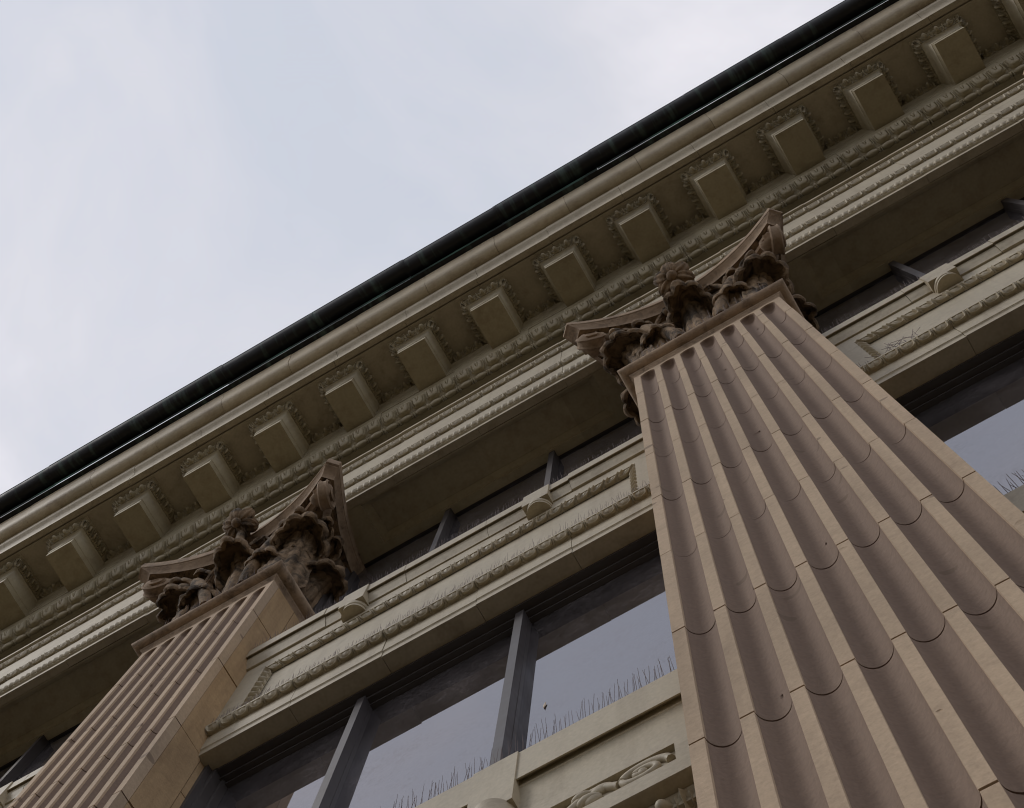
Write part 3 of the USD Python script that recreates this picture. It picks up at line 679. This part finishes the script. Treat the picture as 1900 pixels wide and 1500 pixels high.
def lower_spandrel(a, b):
    core = obj('spandrel', box(a, b, .1236, .1700, .2950, .3500), 'terracotta', B)
    sp = str(core.GetPath())
    n = 5; L = (b - a) / n
    top = [(.1177, .3531), (.1177, .3373), (.1181, .3373), (.1181, .3400), (.1194, .3400), (.1194, .3366), (.1197, .3364), (.1198, .3352), (.1200, .3345), (.1203, .3330), (.1203, .3215), (.1237, .3215), (.1690, .3215), (.1690, .3531)]
    for i in range(n):
        off = -.0075
        x0, x1 = (a if i == 0 else a + i * L + off + GAP), (b if i == n - 1 else a + (i + 1) * L + off - GAP)
        j = rng.normal(0, .00014, 2)
        m = sweep(top, x0, x1); m.apply_translation((0, j[0], j[1] * .6)); obj('sill_block', m, 'terracotta', sp)
    xl, xr = a + .0090, b - .0080
    fr = cat([sweep([(.1190, .3195), (.1190, .3146), (.1237, .3146), (.1237, .3195)], a, b), box(a, xl, .1190, .1237, .3060, .3146), box(xr, b, .1190, .1237, .3060, .3146),
              sweep([(.1190, .3060), (.1190, .2992), (.1198, .2990), (.1232, .2990), (.1232, .3060)], a, b), box(xl, xr, .1206, .1237, .3060, .3146)])
    obj('panel', fr, 'terracotta', sp, smooth=30)
    eg = cat([sweep([(.1226, .2989), (.1262, .2935), (.1262, .2905), (.1650, .2905), (.1650, .2989)], a, b), patch((b, .1226, .2986), (a, .1226, .2986), (b, .1262, .2936), (a, .1262, .2936), 22, egg_relief, .0030, 16, 14)])
    obj('egg_moulding', eg, 'terracotta', sp, smooth=40)
    # carved running scroll in the sunk panel
    mid = (a + b) / 2
    orn = []
    for c0, sgn in ((xr - .0082, 1), (xl + .0082, -1), (mid + .018, -1), (mid - .018, 1)):
        th = np.linspace(0, 4.6 * math.pi / 2 * 1.6, 70)
        r = np.linspace(.0053, .0006, 70)
        pts = [(c0 + sgn * q * 1.25 * math.cos(t), .1202 - .0004 * k / 70, .3103 + q * .72 * math.sin(t)) for k, (t, q) in enumerate(zip(th, r))]
        orn.append(tube(pts, np.linspace(.0011, .0007, 70), 8))
        orn.append(blob((c0, .1199, .3103), (.0012, .0009, .0010), 2))
        for q in range(9):
            t = rng.uniform(0, 1); bx = c0 - sgn * (.010 + .014 * t)
            orn.append(blob((bx, .1203, .3103 + .0028 * math.sin(q * 1.9)), (rng.uniform(.0016, .0034), rng.uniform(.0010, .0020), rng.uniform(.0010, .0020)), 2))
        wv = [(c0 - sgn * (.006 + .026 * t), .1201, .3103 + .0030 * math.sin(t * 7)) for t in np.linspace(0, 1, 26)]
        orn.append(tube(wv, .0010, 8))
    for q in range(14):
        orn.append(blob((mid + rng.normal(0, .004), .1203, .3103 + rng.normal(0, .0018)), (rng.uniform(.0014, .003), .0017, rng.uniform(.001, .002)), 2))
    obj('carved_scroll', cat(orn), 'terracotta', sp, smooth=60)
    for s in (-1, 1):
        x = mid + s * .0472
        x0, x1 = x - .0062, x + .0062
        m = [box(x0, x1, .1172, .1240, .3262, .3530)]
        drum = [(.0050, .3170), (.0056, .3170), (.0056, .3190), (.0052, .3195), (.0057, .3207), (.0057, .3265)]
        th = np.linspace(0, math.pi, 25)
        rings = np.array([[(x + r * math.cos(t), .1205 - r * math.sin(t), z) for t in th] for r, z in drum])
        m.append(trimesh.Trimesh(rings.reshape(-1, 3), grid_faces(24, len(drum) - 1), process=False))
        m.append(trimesh.Trimesh(np.vstack([rings[0], [(x, .1205, .3172)]]), [(25, i + 1, i) for i in range(24)], process=False))
        obj('console', cat(m), 'terracotta', sp, smooth=30)
    return core

bays = [(p + WP / 2 - .0002, q - WP / 2 + .0002) for p, q in zip(PIL[:-1], PIL[1:])]
WN = ['left bay', 'middle bay', 'right bay']
for i, (a, b) in enumerate(bays):
    window(a, b, .1385, .6470, .8590, 1.0, 'dark upper window under the architrave, ' + WN[i], 'bronze')
    spandrel(a, b, i)
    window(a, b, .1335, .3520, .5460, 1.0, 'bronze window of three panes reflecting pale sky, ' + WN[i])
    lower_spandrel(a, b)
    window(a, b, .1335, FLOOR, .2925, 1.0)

# ------------------------------------------------------------------ bird spikes: strips of thin rods standing on the ledges
def spikes(x0, x1, y, z, length, label, step=.00065, lean=.25, axis='x', y1=None, r=.000085, drop=0.06):
    t = thing('bird_spikes', label, 'bird spikes', 'bird spike rows on the ledges')
    p = str(t.GetPath())
    n = int(abs(x1 - x0) / step)
    rods = []
    for i in range(n):
        if rng.uniform() < drop: continue
        f = (i + rng.uniform(-.2, .2)) / n
        x = x0 + (x1 - x0) * f
        k = i % 3 - 1
        d = np.array((rng.normal(0, .05) + .07 * k, -abs(lean) * (0.35 + .65 * (i % 3) / 2) + rng.normal(0, .06), 1.0)); d /= np.linalg.norm(d)
        q = np.array((x, y, z)); e = q + d * length * rng.uniform(.82, 1.05)
        rods.append(tube([q, (q + e) / 2, e], [r, r, r * .7], 4, cap=False))
    obj('base_strip', box(min(x0, x1), max(x0, x1), y - .0009, y + .0009, z - .0002, z + .0003), 'spike', p)
    obj('rods', cat(rods), 'spike', p, kind='stuff', smooth=False)

(a0, b0), (a1, b1), (a2, b2) = bays
spikes(a1 + .001, b1 - .001, .1196, .3532, .0125, 'row of bird spikes on the lowest sill in front of the reflecting window', lean=.16)
spikes(a1 + .001, b1 - .001, .1215, .5657, .0085, 'row of bird spikes on the carved lintel of the middle bay', lean=.10)
spikes(a1 + .001, b1 - .001, .1190, .6476, .0070, 'row of bird spikes on the ledge below the dark upper window, middle bay', lean=.35)
spikes(a2 + .001, a2 + .085, .1196, .3532, .0125, 'row of bird spikes on the sill at the right edge beside the large pilaster', lean=.16)
spikes(a2 + .001, a2 + .010, .1215, .5657, .0085, 'short row of bird spikes on the carved lintel right of the large pilaster', lean=.10)
spikes(a2 + .001, b2 - .001, .1190, .6476, .0070, 'row of bird spikes on the ledge below the dark upper window, right bay', lean=.35)
for i, nm in ((1, 'smaller left'), (2, 'large right')):
    spikes(PIL[i] - .036, PIL[i] + .036, .1036, .7398, .0110, 'bristling bird spikes on the moulding under the %s capital' % nm, step=.0012, lean=.30)

# bent loose wires hanging over the carved lintel of the right bay
w = []
wr = np.random.default_rng(3)
for i in range(26):                                   # each a straight pin knocked askew, some with a bent tip
    q = np.array((a2 + .011 + wr.uniform(0, .019), .1208 + wr.uniform(0, .0008), .5658))
    d = np.array((wr.normal(0, .34), wr.normal(-.05, .05), 1.0)); L = wr.uniform(.007, .013)
    bend = np.array((wr.normal(0, .0022), 0, 0)) if i % 4 == 0 else np.zeros(3)
    w.append(tube([q, q + d * L * .55, q + d * L + bend], .00009, 4, cap=False))
obj('wire_tangle', cat(w), 'spike', label='tangle of thin dark wires, knocked askew, on the carved lintel right of the large pilaster', cat='wire', smooth=False)

# small pale feather stuck to the pane
fx, fz = -0.0975, 0.4420
fy = .1335 + .0053
us = np.linspace(-1, 1, 9); vs = np.linspace(0, 1, 11)
UU, VV = np.meshgrid(us, vs)
pts = np.stack([fx + UU * .0005 * np.sin(np.pi * np.clip(VV, .04, .97)) + .0006 * VV ** 2, fy - .0003 * (1 - UU ** 2), fz + VV * .0038], -1)
obj('feather', shell(pts, .0001), 'feather', label='small pale feather stuck to the window glass of the middle bay', cat='feather')
